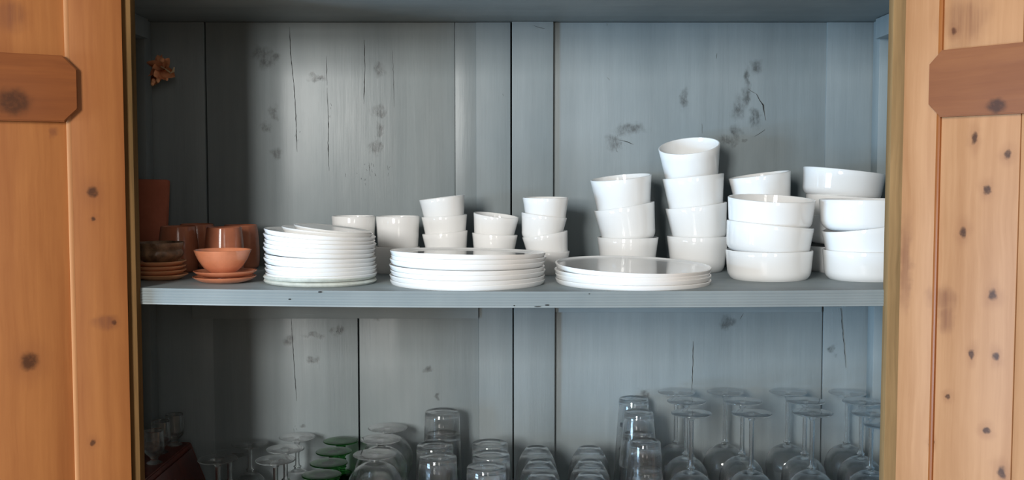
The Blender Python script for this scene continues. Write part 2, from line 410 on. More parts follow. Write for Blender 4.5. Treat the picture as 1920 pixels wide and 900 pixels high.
# plank doors
def door_s(px, side, ang, hx, hd):
    u = abs(px - 960) / (F * 1.0)
    ca, sa = math.cos(ang), math.sin(ang)
    return (u * hd - hx) / (ca + u * sa)
def make_door(side, ang, hx, hd, stile_w, seams, batz, knots, smear, lt, dk, blt, bdk, seed, bat_s, label):
    d = empty('door', (0, 0, 0)); d.parent = cup; d['label'] = label
    # local: +x runs from the hinge to the free edge, -y is the face we see
    R = Matrix.Rotation(PI + ang if side < 0 else -ang, 4, 'Z')
    d.location = Vector((side * hx, Y(hd), 0)) + off
    ux = Vector((side * math.cos(ang), -math.sin(ang), 0)); n = Vector((-side * math.sin(ang), -math.cos(ang), 0))
    M = Matrix(((ux.x, -n.x, 0, 0), (ux.y, -n.y, 0, 0), (0, 0, 1, 0), (0, 0, 0, 1)))
    if side < 0:   # keep a proper rotation: flip local x
        M = Matrix(((-ux.x, -n.x, 0, 0), (-ux.y, -n.y, 0, 0), (0, 0, 1, 0), (0, 0, 0, 1)))
    d.rotation_euler = M.to_euler(); sx = -1 if side < 0 else 1
    kn = [(sx * s, z, rx, rz_) for s, z, rx, rz_ in knots]; sm = [(sx * s, z, rx, rz_) for s, z, rx, rz_ in smear]
    m_st = pine_mat('pine_door_stile', lt, dk, 'z', kn, seed, .5, sm or None); m_pl = pine_mat('pine_door_planks', lt, dk, 'z', kn, seed + 5.1, .45, sm or None)
    m_ba = pine_mat('pine_door_batten', blt, bdk, 'x', [(sx * .158, batz - .022, .022, .018)] if side < 0 else [(sx * .155, batz - .038, .014, .01)], seed + 2.2, .42)
    z0, z1 = -1.40, .72
    def bxs(name, mat, s0, s1, y0, y1, za, zb, bev=.0015):
        a, b = sorted((sx * s0, sx * s1)); o = link(name, box_mesh(name, mat, a, b, y0, y1, za, zb, bev=bev), d); return o
    bxs('stile', m_st, 0, stile_w, 0, .024, z0, z1, .002)
    edge = stile_w
    for s1 in seams:
        bxs('plank', m_pl, edge + .0012, s1, .0035, .022, z0, z1); edge = s1
    # moulded bead between stile and planks
    m_bead = pine_mat('pine_bead', *(((.56, .27, .12, 1), (.42, .19, .08, 1)) if side < 0 else ((.36, .125, .032, 1), (.26, .08, .02, 1))), 'z', None, seed + 1, .35)  # left bead paler: its highlight strip is put into the colour
    bm = bmesh.new()
    a, b = sorted((sx * (stile_w - .0022), sx * (stile_w + .0048))); box(bm, a, b, -.0005, .020, z0, z1, bev=.0022)
    link('bead', mesh_of(bm, 'bead', m_bead), d)['label'] = 'orange rounded bead along the planks'
    # batten with clipped corners
    for zc in (batz, batz - 1.05):
        bm = bmesh.new(); c = .020; hz = .0500; s0 = bat_s; s1 = seams[-1] - .02
        out = [(s0 + c, -hz), (s1 - c, -hz), (s1, -hz + c), (s1, hz - c), (s1 - c, hz), (s0 + c, hz), (s0, hz - c), (s0, -hz + c)]
        fr = [bm.verts.new((sx * s, -.010, zc + z)) for s, z in out]; bk = [bm.verts.new((sx * s, .003, zc + z)) for s, z in out]
        bm.faces.new(fr); bm.faces.new(bk[::-1])
        for i in range(8): j = (i + 1) % 8; bm.faces.new((fr[i], fr[j], bk[j], bk[i]))
        bmesh.ops.bevel(bm, geom=[e for e in bm.edges if all(v in fr for v in e.verts)], offset=.0015, segments=2, affect='EDGES')
        link('batten', mesh_of(bm, 'batten', m_ba, True, 35), d)['label'] = 'darker horizontal board with clipped corners'
    return d
AL, AR = math.radians(30), math.radians(52)
def kz(py, side, ang, hx, hd, s):
    D = hd - math.sin(ang) * s; return at(960, py, D).z
def dk_(px, py, side, ang, hx, hd, rx, rz_):
    s = door_s(px, side, ang, hx, hd); return (s, kz(py, side, ang, hx, hd, s), rx, rz_)
HL = (.6080, 1.680); HR = (.6115, 1.676)
L = lambda px, py, rx, rz_: dk_(px, py, -1, AL, *HL, rx, rz_)
Rr = lambda px, py, rx, rz_: dk_(px, py, 1, AR, *HR, rx, rz_)
sl = door_s(135, -1, AL, *HL); sr = door_s(1754, 1, AR, *HR)
make_door(-1, AL, *HL, sl, [sl + .165, sl + .34, sl + .50], at(960, 168, 1.645).z,
          [L(175, 360, .0075, .009), L(47, 678, .012, .013), L(209, 605, .0045, .004), L(175, 410, .003, .003), L(163, 830, .004, .004)], [L(195, 603, .016, .008), L(30, 30, .02, .02), L(105, 250, .004, .008)],
          (.39, .152, .047, 1), (.29, .100, .030, 1), (.25, .078, .020, 1), (.16, .045, .012, 1), 1.0, door_s(149, -1, AL, *HL), 'left pine plank door swung open')
make_door(1, AR, *HR, sr, [door_s(1907, 1, AR, *HR), .33, .52], at(960, 157, 1.62).z,
          [Rr(1778, 58, .004, .005), Rr(1821, 260, .004, .009), Rr(1884, 290, .005, .006), Rr(1847, 357, .005, .006), Rr(1804, 436, .005, .008), Rr(1863, 553, .006, .008),
           Rr(1827, 665, .004, .007), Rr(1873, 668, .005, .006), Rr(1784, 745, .004, .004), Rr(1859, 808, .005, .005), Rr(1890, 888, .006, .008), Rr(1755, 832, .003, .006)],
          [Rr(1770, 560, .018, .016), Rr(1775, 595, .014, .02), Rr(1700, 500, .010, .06), Rr(1800, 40, .03, .03)],
          (.52, .270, .130, 1), (.39, .180, .075, 1), (.29, .105, .034, 1), (.20, .062, .019, 1), 4.0, door_s(1742, 1, AR, *HR), 'right pine plank door swung wide open')

# ------------------------------------------------------------------ ceramic profiles (base at z 0)
def plate_prof(R, h, floor, foot):
    return [(0, .0030), (foot - .006, .0030), (foot - .005, .0004), (foot - .003, 0), (foot + .001, .0004), (foot + (R - foot) * .45, .0012), (R - .0042, .0030), (R - .0018, .0052), (R - .0010, h * .68), (R - .0002, h * .84), (R, h - .0008), (R - .0005, h - .0001), (R - .0024, h - .0001),
            (R - .0040, h - .001), (R - .0064, floor + .0010), (R - .010, floor + .0002), (foot - .01, floor), (0, floor)]
def bowl_prof(R, h, rb, t=.0030, foot=.68, cr=.014):
    """Straight-sided bowl with a rounded lower corner."""
    out = [(0, .0018), (rb * foot - .002, .0018), (rb * foot, 0), (rb * foot + .004, .0003)]
    n = 10
    for k in range(n + 1):
        a = PI / 2 * k / n
        out.append((rb - cr * .0 - (rb - rb * foot - .006) * (1 - math.sin(a)), .0005 + cr * (1 - math.cos(a))))
    out += [(rb + (R - rb) * f, cr + (h - cr) * f) for f in (.35, .7)]
    out += [(R, h - .0012), (R - .0006, h - .0002), (R - t * .5, h), (R - t + .0004, h - .0004), (R - t, h - .002)]
    out += [(rb - t + (R - rb) * f, cr + .002 + (h - cr) * f) for f in (.7, .35)]
    for k in range(n, -1, -1):
        a = PI / 2 * k / n
        out.append((rb - t - (rb - rb * foot) * (1 - math.sin(a)), .004 + cr * (1 - math.cos(a))))
    out += [(0, .004)]
    return out
BIGPLATE = lathe_mesh('dinner_plate', plate_prof(.1345, .0118, .0085, .122), CER, 128)
SMALLPLATE = lathe_mesh('small_plate', plate_prof(.0955, .0106, .0075, .0855), CER, 112)
DESSERT = lathe_mesh('dessert_plate', plate_prof(.0785, .0100, .0075, .0695), CER, 96)
SIDEPL = lathe_mesh('saucer_plate', plate_prof(.0675, .0090, .0072, .0590), CER, 96)
DISC = lathe_mesh('stone_disc', [(0, 0), (.0915, 0), (.0945, .0012), (.0965, .0040), (.0952, .0066), (.0935, .0074), (0, .0074)], MARB, 112, 60)
SMALLCUP = lathe_mesh('small_cup', bowl_prof(.0435, .048, .0385, .0026, .66, .013), CER, 80)
MIDCUP = lathe_mesh('mid_cup', bowl_prof(.0415, .0640, .0385, .0026, .70, .010), CER, 80)
WIDECUP = lathe_mesh('wide_cup', bowl_prof(.0440, .054, .0400, .0026, .70, .014), CER, 80)
TALLBOWL = lathe_mesh('tall_bowl', bowl_prof(.0590, .071, .0525, .0032, .66, .020), CER, 96)
BIGBOWL = lathe_mesh('wide_bowl', bowl_prof(.0765, .0560, .0735, .0034, .66, .020), CER, 112)

ORD = ['lowest', 'second from the bottom', 'third from the bottom', 'fourth from the bottom', 'fifth from the bottom', 'sixth from the bottom', 'seventh from the bottom', 'eighth from the bottom', 'ninth from the bottom', 'tenth from the bottom']
def obj(name, me, loc, rot=(0, 0, 0), label=None, cat=None, group=None):
    o = link(name, me); o.location = loc; o.rotation_euler = rot; return tag(o, label, cat, group)
def rimmed(me, name, h, px, py, D, roll=0.0, tilt=0.0, label='', cat='bowl', group=None):
    """Stand a bowl so that the centre of its rim is seen at (px, py); roll > 0 drops its right side, tilt > 0 leans it to the viewer."""
    c = at(px, py, D)
    R = Matrix.Rotation(math.radians(roll), 3, 'Y') @ Matrix.Rotation(math.radians(tilt), 3, 'X')
    ax = R @ Vector((0, 0, 1))
    return obj(name, me, c - ax * h, R.to_euler(), label, cat, group)
def standing(me, name, px, D, z, label, cat, group, roll=0, rot=0):
    x = at(px, 500, D).x
    return obj(name, me, (x, Y(D), sag(x) + z), (0, sag_slope(x) + math.radians(roll), rot), label, cat, group)

# ---- left stack of small plates on two stone discs
g = 'pale stone discs under the small plates'
for k in range(2):
    standing(DISC, 'stone_disc', 601 - k * .5, 1.84, .0076 * k, ('lower' if k == 0 else 'upper') + ' of the two pale grey stone discs under the stack of small white plates', 'trivet', g, 0, k * 2)
g = 'small white plates stacked on the stone discs'
lefts = [508, 499, 491, 479.5, 472.5, 460, 452, 445, 435, 425.6]; lx = [500, 498.5, 499, 496.5, 498, 495.5, 496.5, 498, 496, 497]
rights = [509.5, 502.5, 495.5, 489, 481, 473, 465, 456, 450, 443]
for k in range(10):
    a = math.degrees(math.atan((rights[k] - lefts[k]) / 206.0)); py = (lefts[k] + rights[k]) / 2 + .5
    what = 'lowest' if k == 0 else ORD[k]
    rimmed(SMALLPLATE, 'small_plate', .0106, lx[k] + 103.5, py, 1.84, a, 0, ('small white plate lying directly on the stone discs' if k == 0 else 'small white plate in the tall left stack, ' + ORD[k]), 'plate', g)
rimmed(DESSERT, 'small_plate', .0100, 614, 430.3, 1.846, 5.4, 0, 'smaller white plate sliding to the right near the top of the left stack', 'plate', g)
rimmed(SIDEPL, 'small_plate', .0090, 624.5, 427.0, 1.852, 6.6, .4, 'smallest white plate, topmost of the left plate stack', 'plate', g)
# ---- middle stack
g = 'large white plates in the middle stack'
ml = [521, 512, 503, 493, 482.5, 476, 467.5]; mrr = [520.5, 513.6, 504, 497, 487, 479.5, 472.5]; mx = [877, 876.5, 877.5, 876, 877, 879, 877.5]
for k in range(7):
    a = math.degrees(math.atan((mrr[k] - ml[k]) / 290.0))
    rimmed(BIGPLATE, 'dinner_plate', .0118, mx[k], (ml[k] + mrr[k]) / 2 + .3, 1.843, a, (0, 0, 0, 0, -.3, -.8, -1.5)[k], ('large white plate topping the middle stack of seven' if k == 6 else 'large white plate in the middle stack of seven, ' + ORD[k]), 'plate', g)
# ---- right stack
g = 'large white plates in the low right stack'
rl = [520, 511, 503, 493]; rrr = [522, 513, 507, 500.5]; rx_ = [1186.5, 1186.5, 1185, 1186.5]
for k in range(4):
    a = math.degrees(math.atan((rrr[k] - rl[k]) / 290.0))
    rimmed(BIGPLATE, 'dinner_plate', .0118, rx_[k], (rl[k] + rrr[k]) / 2 + (.3, .3, .3, -1.8)[k], 1.843, a, (0, 0, .5, 1.8)[k], ('large white plate on top of the low stack of four' if k == 3 else 'large white plate in the low right stack of four, ' + ORD[k]), 'plate', g)

# ---- small cups at the back (left to right)
g = 'small white cups at the back of the shelf'
DB = 2.03
def cup_stack(items, name, cat, group, D):
    for me, h, px, py, roll, tilt, label in items: rimmed(me, name, h, px, py, D, roll, tilt, label, cat, group)
cup_stack([(WIDECUP, .054, 664, 463, 0, 0, 'white cup behind the small plates, under the leftmost tall cup'),
           (MIDCUP, .064, 663, 404.5, 0, 0, 'leftmost of the tall white cups, behind the stack of small plates'),
           (WIDECUP, .054, 744, 461.5, 1, 0, 'wide white cup on the shelf between the small and large plate stacks'),
           (MIDCUP, .064, 746, 405, 0, 0, 'tall white cup standing on a wide cup between the two left plate stacks')], 'small_cup', 'cup', g, DB)
cup_stack([(SMALLCUP, .048, 835, 470, -1, 0, 'white cup on the shelf, bottom of the four-cup pile behind the middle plates'),
           (SMALLCUP, .048, 834, 435, -5, 0, 'white cup second up in the four-cup pile rising left behind the middle plates'),
           (SMALLCUP, .048, 833, 404, -3.5, 0, 'white cup third up in the four-cup pile rising left behind the middle plates'),
           (SMALLCUP, .048, 828.5, 370, -6.5, 0, 'white cup tilted up to the right on top of the pile behind the middle plates')], 'small_cup', 'cup', g, DB)
cup_stack([(SMALLCUP, .048, 928, 471, 0, 0, 'white cup at the bottom of the short pile behind the middle of the plates'),
           (SMALLCUP, .048, 928, 438, 3.2, 0, 'white cup in the short centre pile, under the cup tilted to the right'),
           (SMALLCUP, .048, 930.5, 403, 6.8, 3.2, 'white cup tilted down to the right showing its inside, on the short centre pile')], 'small_cup', 'cup', g, DB)
cup_stack([(SMALLCUP, .048, 1025, 470, 0, 0, 'white cup standing on the shelf right of the middle plates, bottom of four'),
           (SMALLCUP, .048, 1021.5, 438, -9, 0, 'white cup tilted up to the right, second up in the pile right of centre'),
           (SMALLCUP, .048, 1020.5, 403, 7.2, 0, 'white cup tilted down to the right, third up in the pile right of centre'),
           (SMALLCUP, .048, 1023, 370, 0, 1.0, 'level white cup topping the pile right of centre')], 'small_cup', 'cup', g, 2.02)
# ---- tall bowls
g = 'deep white bowls stacked at the back'
DT = 2.06
cup_stack([(TALLBOWL, .071, 1177, 444, 0, 0, 'deep white bowl at the bottom of the pile of three behind the low plates'),
           (TALLBOWL, .071, 1170, 386, -9.2, 0, 'deep white bowl leaning left in the middle of the pile of three'),
           (TALLBOWL, .071, 1164, 332, -6.2, 4.2, 'deep white bowl on top of the pile of three behind the low plates')], 'deep_bowl', 'bowl', g, DT)
cup_stack([(TALLBOWL, .071, 1308, 442, 0, 0, 'deep white bowl at the bottom of the tallest pile'),
           (TALLBOWL, .071, 1305, 384.5, -7.0, 0, 'deep white bowl second up in the tallest pile'),
           (TALLBOWL, .071, 1299.5, 330, -5.8, 0, 'deep white bowl third up in the tallest pile'),
           (TALLBOWL, .071, 1292, 273, -8.2, 16.0, 'deep white bowl topping the tallest pile, leaning forward to show its inside')], 'deep_bowl', 'bowl', g, DT)
cup_stack([(TALLBOWL, .071, 1428, 442, 0, 0, 'deep white bowl on the shelf behind the front pile of wide bowls'),
           (TALLBOWL, .071, 1427, 384, -3, 0, 'deep white bowl second up behind the front pile of wide bowls'),
           (TALLBOWL, .071, 1424, 327, -8, 1.0, 'deep white bowl tilted up to the right above the front wide bowls')], 'deep_bowl', 'bowl', g, DT)
# ---- wide bowls
g = 'wide white bowls at the right end'
cup_stack([(BIGBOWL, .056, 1442, 468, 0, 0, 'wide white bowl on the shelf, bottom of the front pile of three'),
           (BIGBOWL, .056, 1444, 420, 5.6, 0, 'wide white bowl in the middle of the front pile, sloping down to the right'),
           (BIGBOWL, .056, 1446.5, 371.5, 1.8, 4.5, 'wide white bowl topping the front pile with its inside showing')], 'wide_bowl', 'bowl', g, 1.905)
cup_stack([(BIGBOWL, .056, 1588, 460, 0, 0, 'wide white bowl on the shelf at the back, seen between the two front piles'),
           (BIGBOWL, .056, 1586, 402, 0, 0, 'wide white bowl second up at the back, seen between the two front piles'),
           (BIGBOWL, .056, 1588, 368, 4, 0, 'wide white bowl at the back just under the tilted top bowl'),
           (BIGBOWL, .056, 1583, 320, 6.2, 0, 'wide white bowl highest at the right end, sloping down behind the door edge')], 'wide_bowl', 'bowl', g, 2.045)
cup_stack([(BIGBOWL, .056, 1626, 468, 0, 0, 'wide white bowl on the shelf beside the right door edge, bottom of three'),
           (BIGBOWL, .056, 1624, 423, -8.0, 0, 'wide white bowl tilted up to the right in the pile beside the right door edge'),
           (BIGBOWL, .056, 1620, 373, -.3, 0, 'wide white bowl on top of the pile beside the right door edge')], 'wide_bowl', 'bowl', g, 1.885)

# ------------------------------------------------------------------ terracotta things on the left
def saucer_prof(R, h, foot):
    return [(0, .0015), (foot - .004, .0015), (foot - .002, 0), (foot + .002, .0002), (R - .008, h * .35), (R - .001, h * .8), (R, h - .0006), (R - .001, h), (R - .003, h - .0006), (R - .010, h * .55), (foot, .0045), (0, .0045)]
SAUC = lathe_mesh('orange_saucer', saucer_prof(.0535, .0105, .034), TERRA, 80)
SAUT = lathe_mesh('tan_saucer', saucer_prof(.0455, .0092, .030), TAN, 80)
g = 'orange terracotta saucers'
standing(SAUC, 'saucer', 421, 1.82, 0, 'lower of the two orange terracotta saucers under the orange bowl', 'saucer', g, -1)
standing(SAUC, 'saucer', 422.5, 1.82, .0098, 'upper of the two orange terracotta saucers, directly under the orange bowl', 'saucer', g, -1)
pr = spline([(.020, .0005), (.023, .0015), (.032, .009), (.041, .022), (.0478, .0375)], 6) + [(.0482, .0388), (.0472, .0392), (.0462, .0385)] + spline([(.0455, .0365), (.0385, .021), (.029, .010), (.016, .0045)], 6) + [(0, .004)]
x = at(418, 500, 1.82).x
obj('orange_bowl', lathe_mesh('orange_bowl', [(0, .0012), (.018, .0012), (.0195, 0)] + pr, TERRA, 80), (x, Y(1.82), sag(x) + .0163), (0, 0, 0), 'glossy orange terracotta bowl standing on two saucers', 'bowl')
g = 'tan clay saucers beside the left door edge'
for k, (z, n) in enumerate(zip((0, .0078, .0150, .0232), ('lowest of the four tan clay saucers by the left door edge', 'second tan clay saucer up in the pile by the left door edge', 'third tan clay saucer up in the pile by the left door edge', 'top tan clay saucer, directly under the dark wooden bowl'))):
    standing(SAUT, 'saucer', (302, 299, 298.5, 299)[k], 1.85, z, n, 'saucer', g, -1.2)
def wob(a, z): return 1 + .03 * math.sin(6 * a + 90 * z) * math.sin(140 * z) + .012 * math.sin(13 * a) 
pr = [(0, 0)] + spline([(.022, 0), (.030, .004), (.0385, .013), (.0385, .021), (.0372, .0235), (.0405, .0300), (.0412, .0345)], 5) + [(.0405, .0358), (.0385, .035)] + spline([(.0365, .030), (.034, .018), (.024, .007)], 5) + [(0, .005)]
x = at(300, 500, 1.85).x
obj('wooden_bowl', lathe_mesh('wooden_bowl', pr, BROWN, 84, 60, wob), (x, Y(1.85), sag(x) + .0285), (0, 0, .4), 'small dark brown carved bowl resting on the tan saucers', 'bowl')
# beakers
pr = [(0, .002), (.026, .002), (.028, 0), (.032, .001)] + spline([(.0345, .005), (.0360, .018), (.0362, .035), (.0352, .055), (.0335, .072), (.0318, .0828)], 5) + [(.0315, .0845), (.0305, .0852), (.0293, .0842)] + spline([(.0290, .080), (.0318, .055), (.033, .030), (.031, .008)], 5) + [(0, .005)]
BEAK = lathe_mesh('terracotta_beaker', pr, TERRA2, 80)
g = 'brown terracotta beakers at the back left'
for px, D, lab in ((335, 1.99, 'brown glazed terracotta beaker in front, behind the tan saucers'), (370, 2.085, 'brown terracotta beaker at the back, between the two front beakers'),
                   (421, 1.99, 'brown glazed terracotta beaker right behind the orange bowl'), (452, 2.085, 'brown terracotta beaker at the back right, near the dark gap before the plates')):
    x = at(px, 480, D).x
    obj('terracotta_beaker', BEAK, (x, Y(D), sag(x)), (0, 0, px), lab, 'beaker', g)
# leaning slab
bm = bmesh.new(); box(bm, -.040, .040, -.009, .009, 0, .170, bev=.004)
xa = at(314, 340, 2.10).x
obj('terracotta_tile', mesh_of(bm, 'terracotta_tile', TILE, True, 40), (xa - .0395, Y(2.078), sag(-.7) + .0012), (-math.radians(7), math.radians(1.2), 0), 'plain reddish terracotta slab leaning upright in the back left corner', 'tile')

# ------------------------------------------------------------------ dried flower on the left
c = at(302, 131, 2.085)
fl = empty('dried_flower', c); tag(fl, 'small dried orange seed pod flower hanging on the upper left inside wall', 'dried flower')
def petal(len_, w, bend):
    bm = bmesh.new(); nl, nw = 8, 6; grid = []
    for i in range(nl + 1):
        t = i / nl; ww = w * (math.sin(PI * min(1, t * .9 + .1)) ** .7) * (1 - .25 * t); row = []
        for j in range(nw + 1):
            s = j / nw * 2 - 1
            row.append(bm.verts.new((s * ww, t * len_, bend * t * t * len_ + .35 * ww * (s * s))))
        grid.append(row)
    for i in range(nl):
        for j in range(nw): bm.faces.new((grid[i][j], grid[i][j + 1], grid[i + 1][j + 1], grid[i + 1][j]))
    bmesh.ops.solidify(bm, geom=bm.faces[:], thickness=.0018)
    return mesh_of(bm, 'petal', STRAW)
PM = [petal(.024, .0085, .25), petal(.020, .0105, -.1), petal(.028, .0070, .4)]
def along(dirv, side=0.0):
    q = Vector(dirv).normalized().to_track_quat('Y', 'Z'); return (q.to_matrix() @ Matrix.Rotation(side, 3, 'Y')).to_euler()
def pxdir(dx, dy, toward=.3): return (dx, -toward * math.hypot(dx, dy), -dy)
# (photo offset of the tip from the heart, size pick, twist)
for (dx, dy, k, tw, tow) in ((-24, -16, 1, .5, .4), (-20, -4, 0, -.4, .3), (-3, -28, 1, .2, .2), (8, -22, 0, 1.0, .1), (15, -16, 0, -.8, .3), (-20, 10, 1, .9, .5), (-15, 18, 0, 0, .6), (-10, 26, 0, 1.3, .2),
                             (-2, 22, 1, -.6, .5), (10, 20, 1, .5, .4), (18, 8, 2, .2, .3), (24, 14, 0, 1.2, .1), (6, 2, 1, .3, 2.5), (-6, -2, 1, -.9, 2.5), (0, 10, 0, 1.6, 1.8)):
    p = link('petal', PM[k], fl); L_ = math.hypot(dx, dy)
    p.rotation_euler = along(pxdir(dx, dy, tow), tw); p.scale = [min(1.6, max(1.05, L_ / 19))] * 3 if tow < 1 else (1.15,) * 3
def tube_mesh(name, pts, r, mat, n=8):
    bm = bmesh.new(); rings = []
    for i, p in enumerate(pts):
        p = Vector(p); d = (Vector(pts[min(i + 1, len(pts) - 1)]) - Vector(pts[max(i - 1, 0)])).normalized()
        a = d.orthogonal().normalized(); b = d.cross(a); rr = r[i] if isinstance(r, (list, tuple)) else r
        rings.append([bm.verts.new(p + (a * math.cos(2 * PI * k / n) + b * math.sin(2 * PI * k / n)) * rr) for k in range(n)])
    for A, B in zip(rings[:-1], rings[1:]):
        for k in range(n): bm.faces.new((A[k], A[(k + 1) % n], B[(k + 1) % n], B[k]))
    bm.faces.new(rings[0]); bm.faces.new(rings[-1][::-1])
    return mesh_of(bm, name, mat)
st = link('stem', tube_mesh('stem', [(.002, -.006, .006), (.014, -.012, -.001), (.022, -.012, -.007), (.027, -.011, -.004), (.0285, -.010, .004)], [.0012, .0013, .0020, .0028, .0012], STRAW2), fl); st['label'] = 'pale curled stem end'
hk = link('stem', tube_mesh('hanger', [(0, 0, 0), (-.001, .012, .004), (-.002, .031, .008)], .0014, STRAW2), fl); hk['label'] = 'short stalk fixing it to the corner post'
for (a, b, c_, r) in ((-.014, -.004, -.022, .0042), (-.016, -.004, -.027, .0036), (-.004, -.008, -.021, .0040), (.004, -.006, .018, .0042), (.012, -.004, -.018, .003)):
    bm = bmesh.new(); blob(bm, (a, b, c_), r, r, r * 1.3, 12); link('seed_pod', mesh_of(bm, 'seed_pod', STRAW), fl)

# ------------------------------------------------------------------ glassware on the lower shelf
def split_glass(prof, i1, i2, mat, segs=64):
    """foot, stem and bowl of one continuous glass; the open seams meet exactly."""
    a = lathe_mesh('foot', prof[:i1 + 1], mat, segs, 75); b = lathe_mesh('stem', prof[i1:i2 + 1], mat, 32 if False else segs, 75)
    c = lathe_mesh('bowl', prof[i2:], mat, segs, 75); return a, b, c
def stem_glass(rf, rs, zs, zb, outer, inner, mat, beads=None):
    foot = [(0, .0004), (rf * .5, .0002), (rf - .0016, 0), (rf - .0005, .0003), (rf, .0012), (rf - .0002, .0022), (rf - .0012, .0028), (rf - .0026, .0026)] + spline([(rf * .7, .0027), (rf * .35, .0040), (rs * 1.9, .0075), (rs * 1.35, .0115), (rs * 1.35, .0135), (rs * 1.0, .0150)], 4)
    i1 = len(foot) - 1
    stem = beads or [(rs, zs), (rs * .92, (zs + zb) * .5), (rs * .95, zb - .011), (rs * 1.05, zb - .008), (rs * 1.75, zb - .0060), (rs * 1.75, zb - .0045), (rs * 1.25, zb - .0030), (rs * 1.45, zb - .0015)]
    pr = foot + stem; i2 = len(pr) - 1
    pr = pr + outer + inner
    return split_glass(pr, i1, i2, mat)
def flip_all(parts, h):
    for m in parts:
        m.transform(Matrix.Translation((0, 0, h)) @ Matrix.Rotation(PI, 4, 'X')); m.flip_normals(); m.flip_normals()
    return parts
t = .0011
# wine glass: 202 mm
H_W = .202
ow = spline([(.0085, .1100), (.0170, .1130), (.0290, .1210), (.0385, .1350), (.0425, .1530), (.0405, .1740), (.0352, .1960), (.0340, H_W)], 6)
iw = [(.0334, H_W + .0004)] + spline([(.0329, H_W - .0004), (.0341, .1955), (.0394, .1740), (.0413, .1530), (.0373, .1358), (.0276, .1228), (.0150, .1160), (.0040, .1150)], 6) + [(0, .1150)]
WINE = flip_all(stem_glass(.0368, .0045, .02, .1100, ow, iw, GLASS), H_W)
# snifter: 131 mm
H_S = .131
os_ = spline([(.0075, .0150), (.0200, .0185), (.0370, .0300), (.0480, .0500), (.0495, .0720), (.0440, .0970), (.0370, .1200), (.0352, H_S)], 6)
is_ = [(.0346, H_S + .0004)] + spline([(.0341, H_S - .0004), (.0359, .1195), (.0428, .0965), (.0483, .0720), (.0468, .0505), (.0360, .0312), (.0190, .0203), (0, .0186)], 6)
foot = [(0, .0004), (.02, .0002), (.0376, 0), (.0387, .0003), (.0392, .0012), (.0390, .0022), (.0380, .0028), (.0366, .0026)] + spline([(.028, .0026), (.014, .0040), (.0075, .0070)], 4)
stem = [(.0062, .0090), (.0060, .0110), (.0068, .0135)]
pr = foot + stem + os_ + is_
SNIF = flip_all(split_glass(pr, len(foot) - 1, len(foot) + 2, GLASS), H_S)
# small goblet: 100 mm
H_G = .105
og = spline([(.0065, .0665), (.0150, .0700), (.0250, .0790), (.0290, .0900), (.0300, H_G)], 6)
ig = [(.0295, H_G + .0004)] + spline([(.0289, H_G - .0004), (.0279, .0905), (.0238, .0803), (.0140, .0722), (0, .0705)], 6)
GOB = flip_all(stem_glass(.0362, .0046, .018, .0665, og, ig, GLASS), H_G)
# green stemmed glass with beaded stem
beads = []
for k in range(13):
    z = .013 + k * .0040; beads.append((.0075 + (.0028 if k % 2 else 0) + .0010 * (k / 12), z))
og = spline([(.0090, .0650), (.0200, .0690), (.0300, .0790), (.0325, .0900), (.0310, H_G)], 6)
ig = [(.0305, H_G + .0004)] + spline([(.0299, H_G - .0004), (.0312, .0900), (.0285, .0800), (.0190, .0708), (0, .0690)], 6)
GRN = flip_all(stem_glass(.0348, .0075, .02, .0650, og, ig, GREEN, spline(beads, 3)), H_G)
NAMES = ('foot', 'stem', 'bowl')
def stemware(name, meshes, px, py, D, h0, label, cat, group, hscale=True):
    """Upside down on the lower shelf; py is where its foot is seen."""
    top = at(px, py, D); s = (top.z - LZ) / h0
    e = empty(name, (top.x, Y(D), LZ)); tag(e, label, cat, group); e.scale = (1, 1, s)
    for n, m in zip(NAMES, meshes): link(n, m, e)
    return e
g = 'upturned wine glasses on the lower right'
WL = [((1268, 733.5, 2.105), 'upturned wine glass in the back row, nearest the tall tumblers'), ((1360, 733.5, 2.105), 'upturned wine glass in the back row, second from the tumblers'),
      ((1477.5, 733.5, 2.105), 'upturned wine glass in the back row, third from the tumblers'), ((1589, 735, 2.105), 'upturned wine glass in the back row, nearest the right door'),
      ((1287, 751, 2.012), 'upturned wine glass in the middle row, nearest the tall tumblers'), ((1392.5, 751, 2.012), 'upturned wine glass in the middle row, second from the tumblers'),
      ((1510, 750.5, 2.012), 'upturned wine glass in the middle row, third from the tumblers'), ((1616, 751.5, 2.012), 'upturned wine glass in the middle row, nearest the right door'),
      ((1296.5, 773.5, 1.915), 'upturned wine glass in the front row, nearest the tall tumblers'), ((1409.5, 773.5, 1.915), 'upturned wine glass in the front row, second from the tumblers'),
      ((1523.5, 772.5, 1.915), 'upturned wine glass in the front row, third from the tumblers'), ((1634, 773.5, 1.915), 'upturned wine glass in the front row, nearest the right door'),
      ((1660, 795, 1.825), 'foremost upturned wine glass, half hidden behind the right door edge')]
for (a, b, D), lab in WL: stemware('wine_glass', WINE, a, b, D, H_W, lab, 'wine glass', g)
g = 'upturned snifters left of centre'
for (a, b, D), lab in zip(((727, 801, 2.105), (714.5, 822, 2.000), (703, 850.5, 1.895)), ('hindmost of the three upturned round snifters', 'middle one of the three upturned round snifters', 'foremost of the three upturned round snifters, beside the green glasses')):
    stemware('snifter_glass', SNIF, a, b, D, H_S, lab, 'snifter', g)
g = 'upturned small goblets on the lower left'
for (a, b, D), lab in zip(((557, 818, 2.11), (535, 840.5, 2.018), (516.5, 861, 1.928), (468, 831, 2.105), (430, 849.5, 2.02), (408, 859.5, 1.932)),
        ('upturned small goblet at the back, just left of the green glasses', 'upturned small goblet between two others in the row next to the green glasses', 'foremost small goblet in the row next to the green glasses',
         'upturned small goblet at the back with a thick stem, standing alone in the dark', 'upturned small goblet whose foot is half covered by the leftmost one', 'leftmost upturned small goblet, front of its row')):
    stemware('small_goblet', GOB, a, b, D, H_G, lab, 'goblet', g)
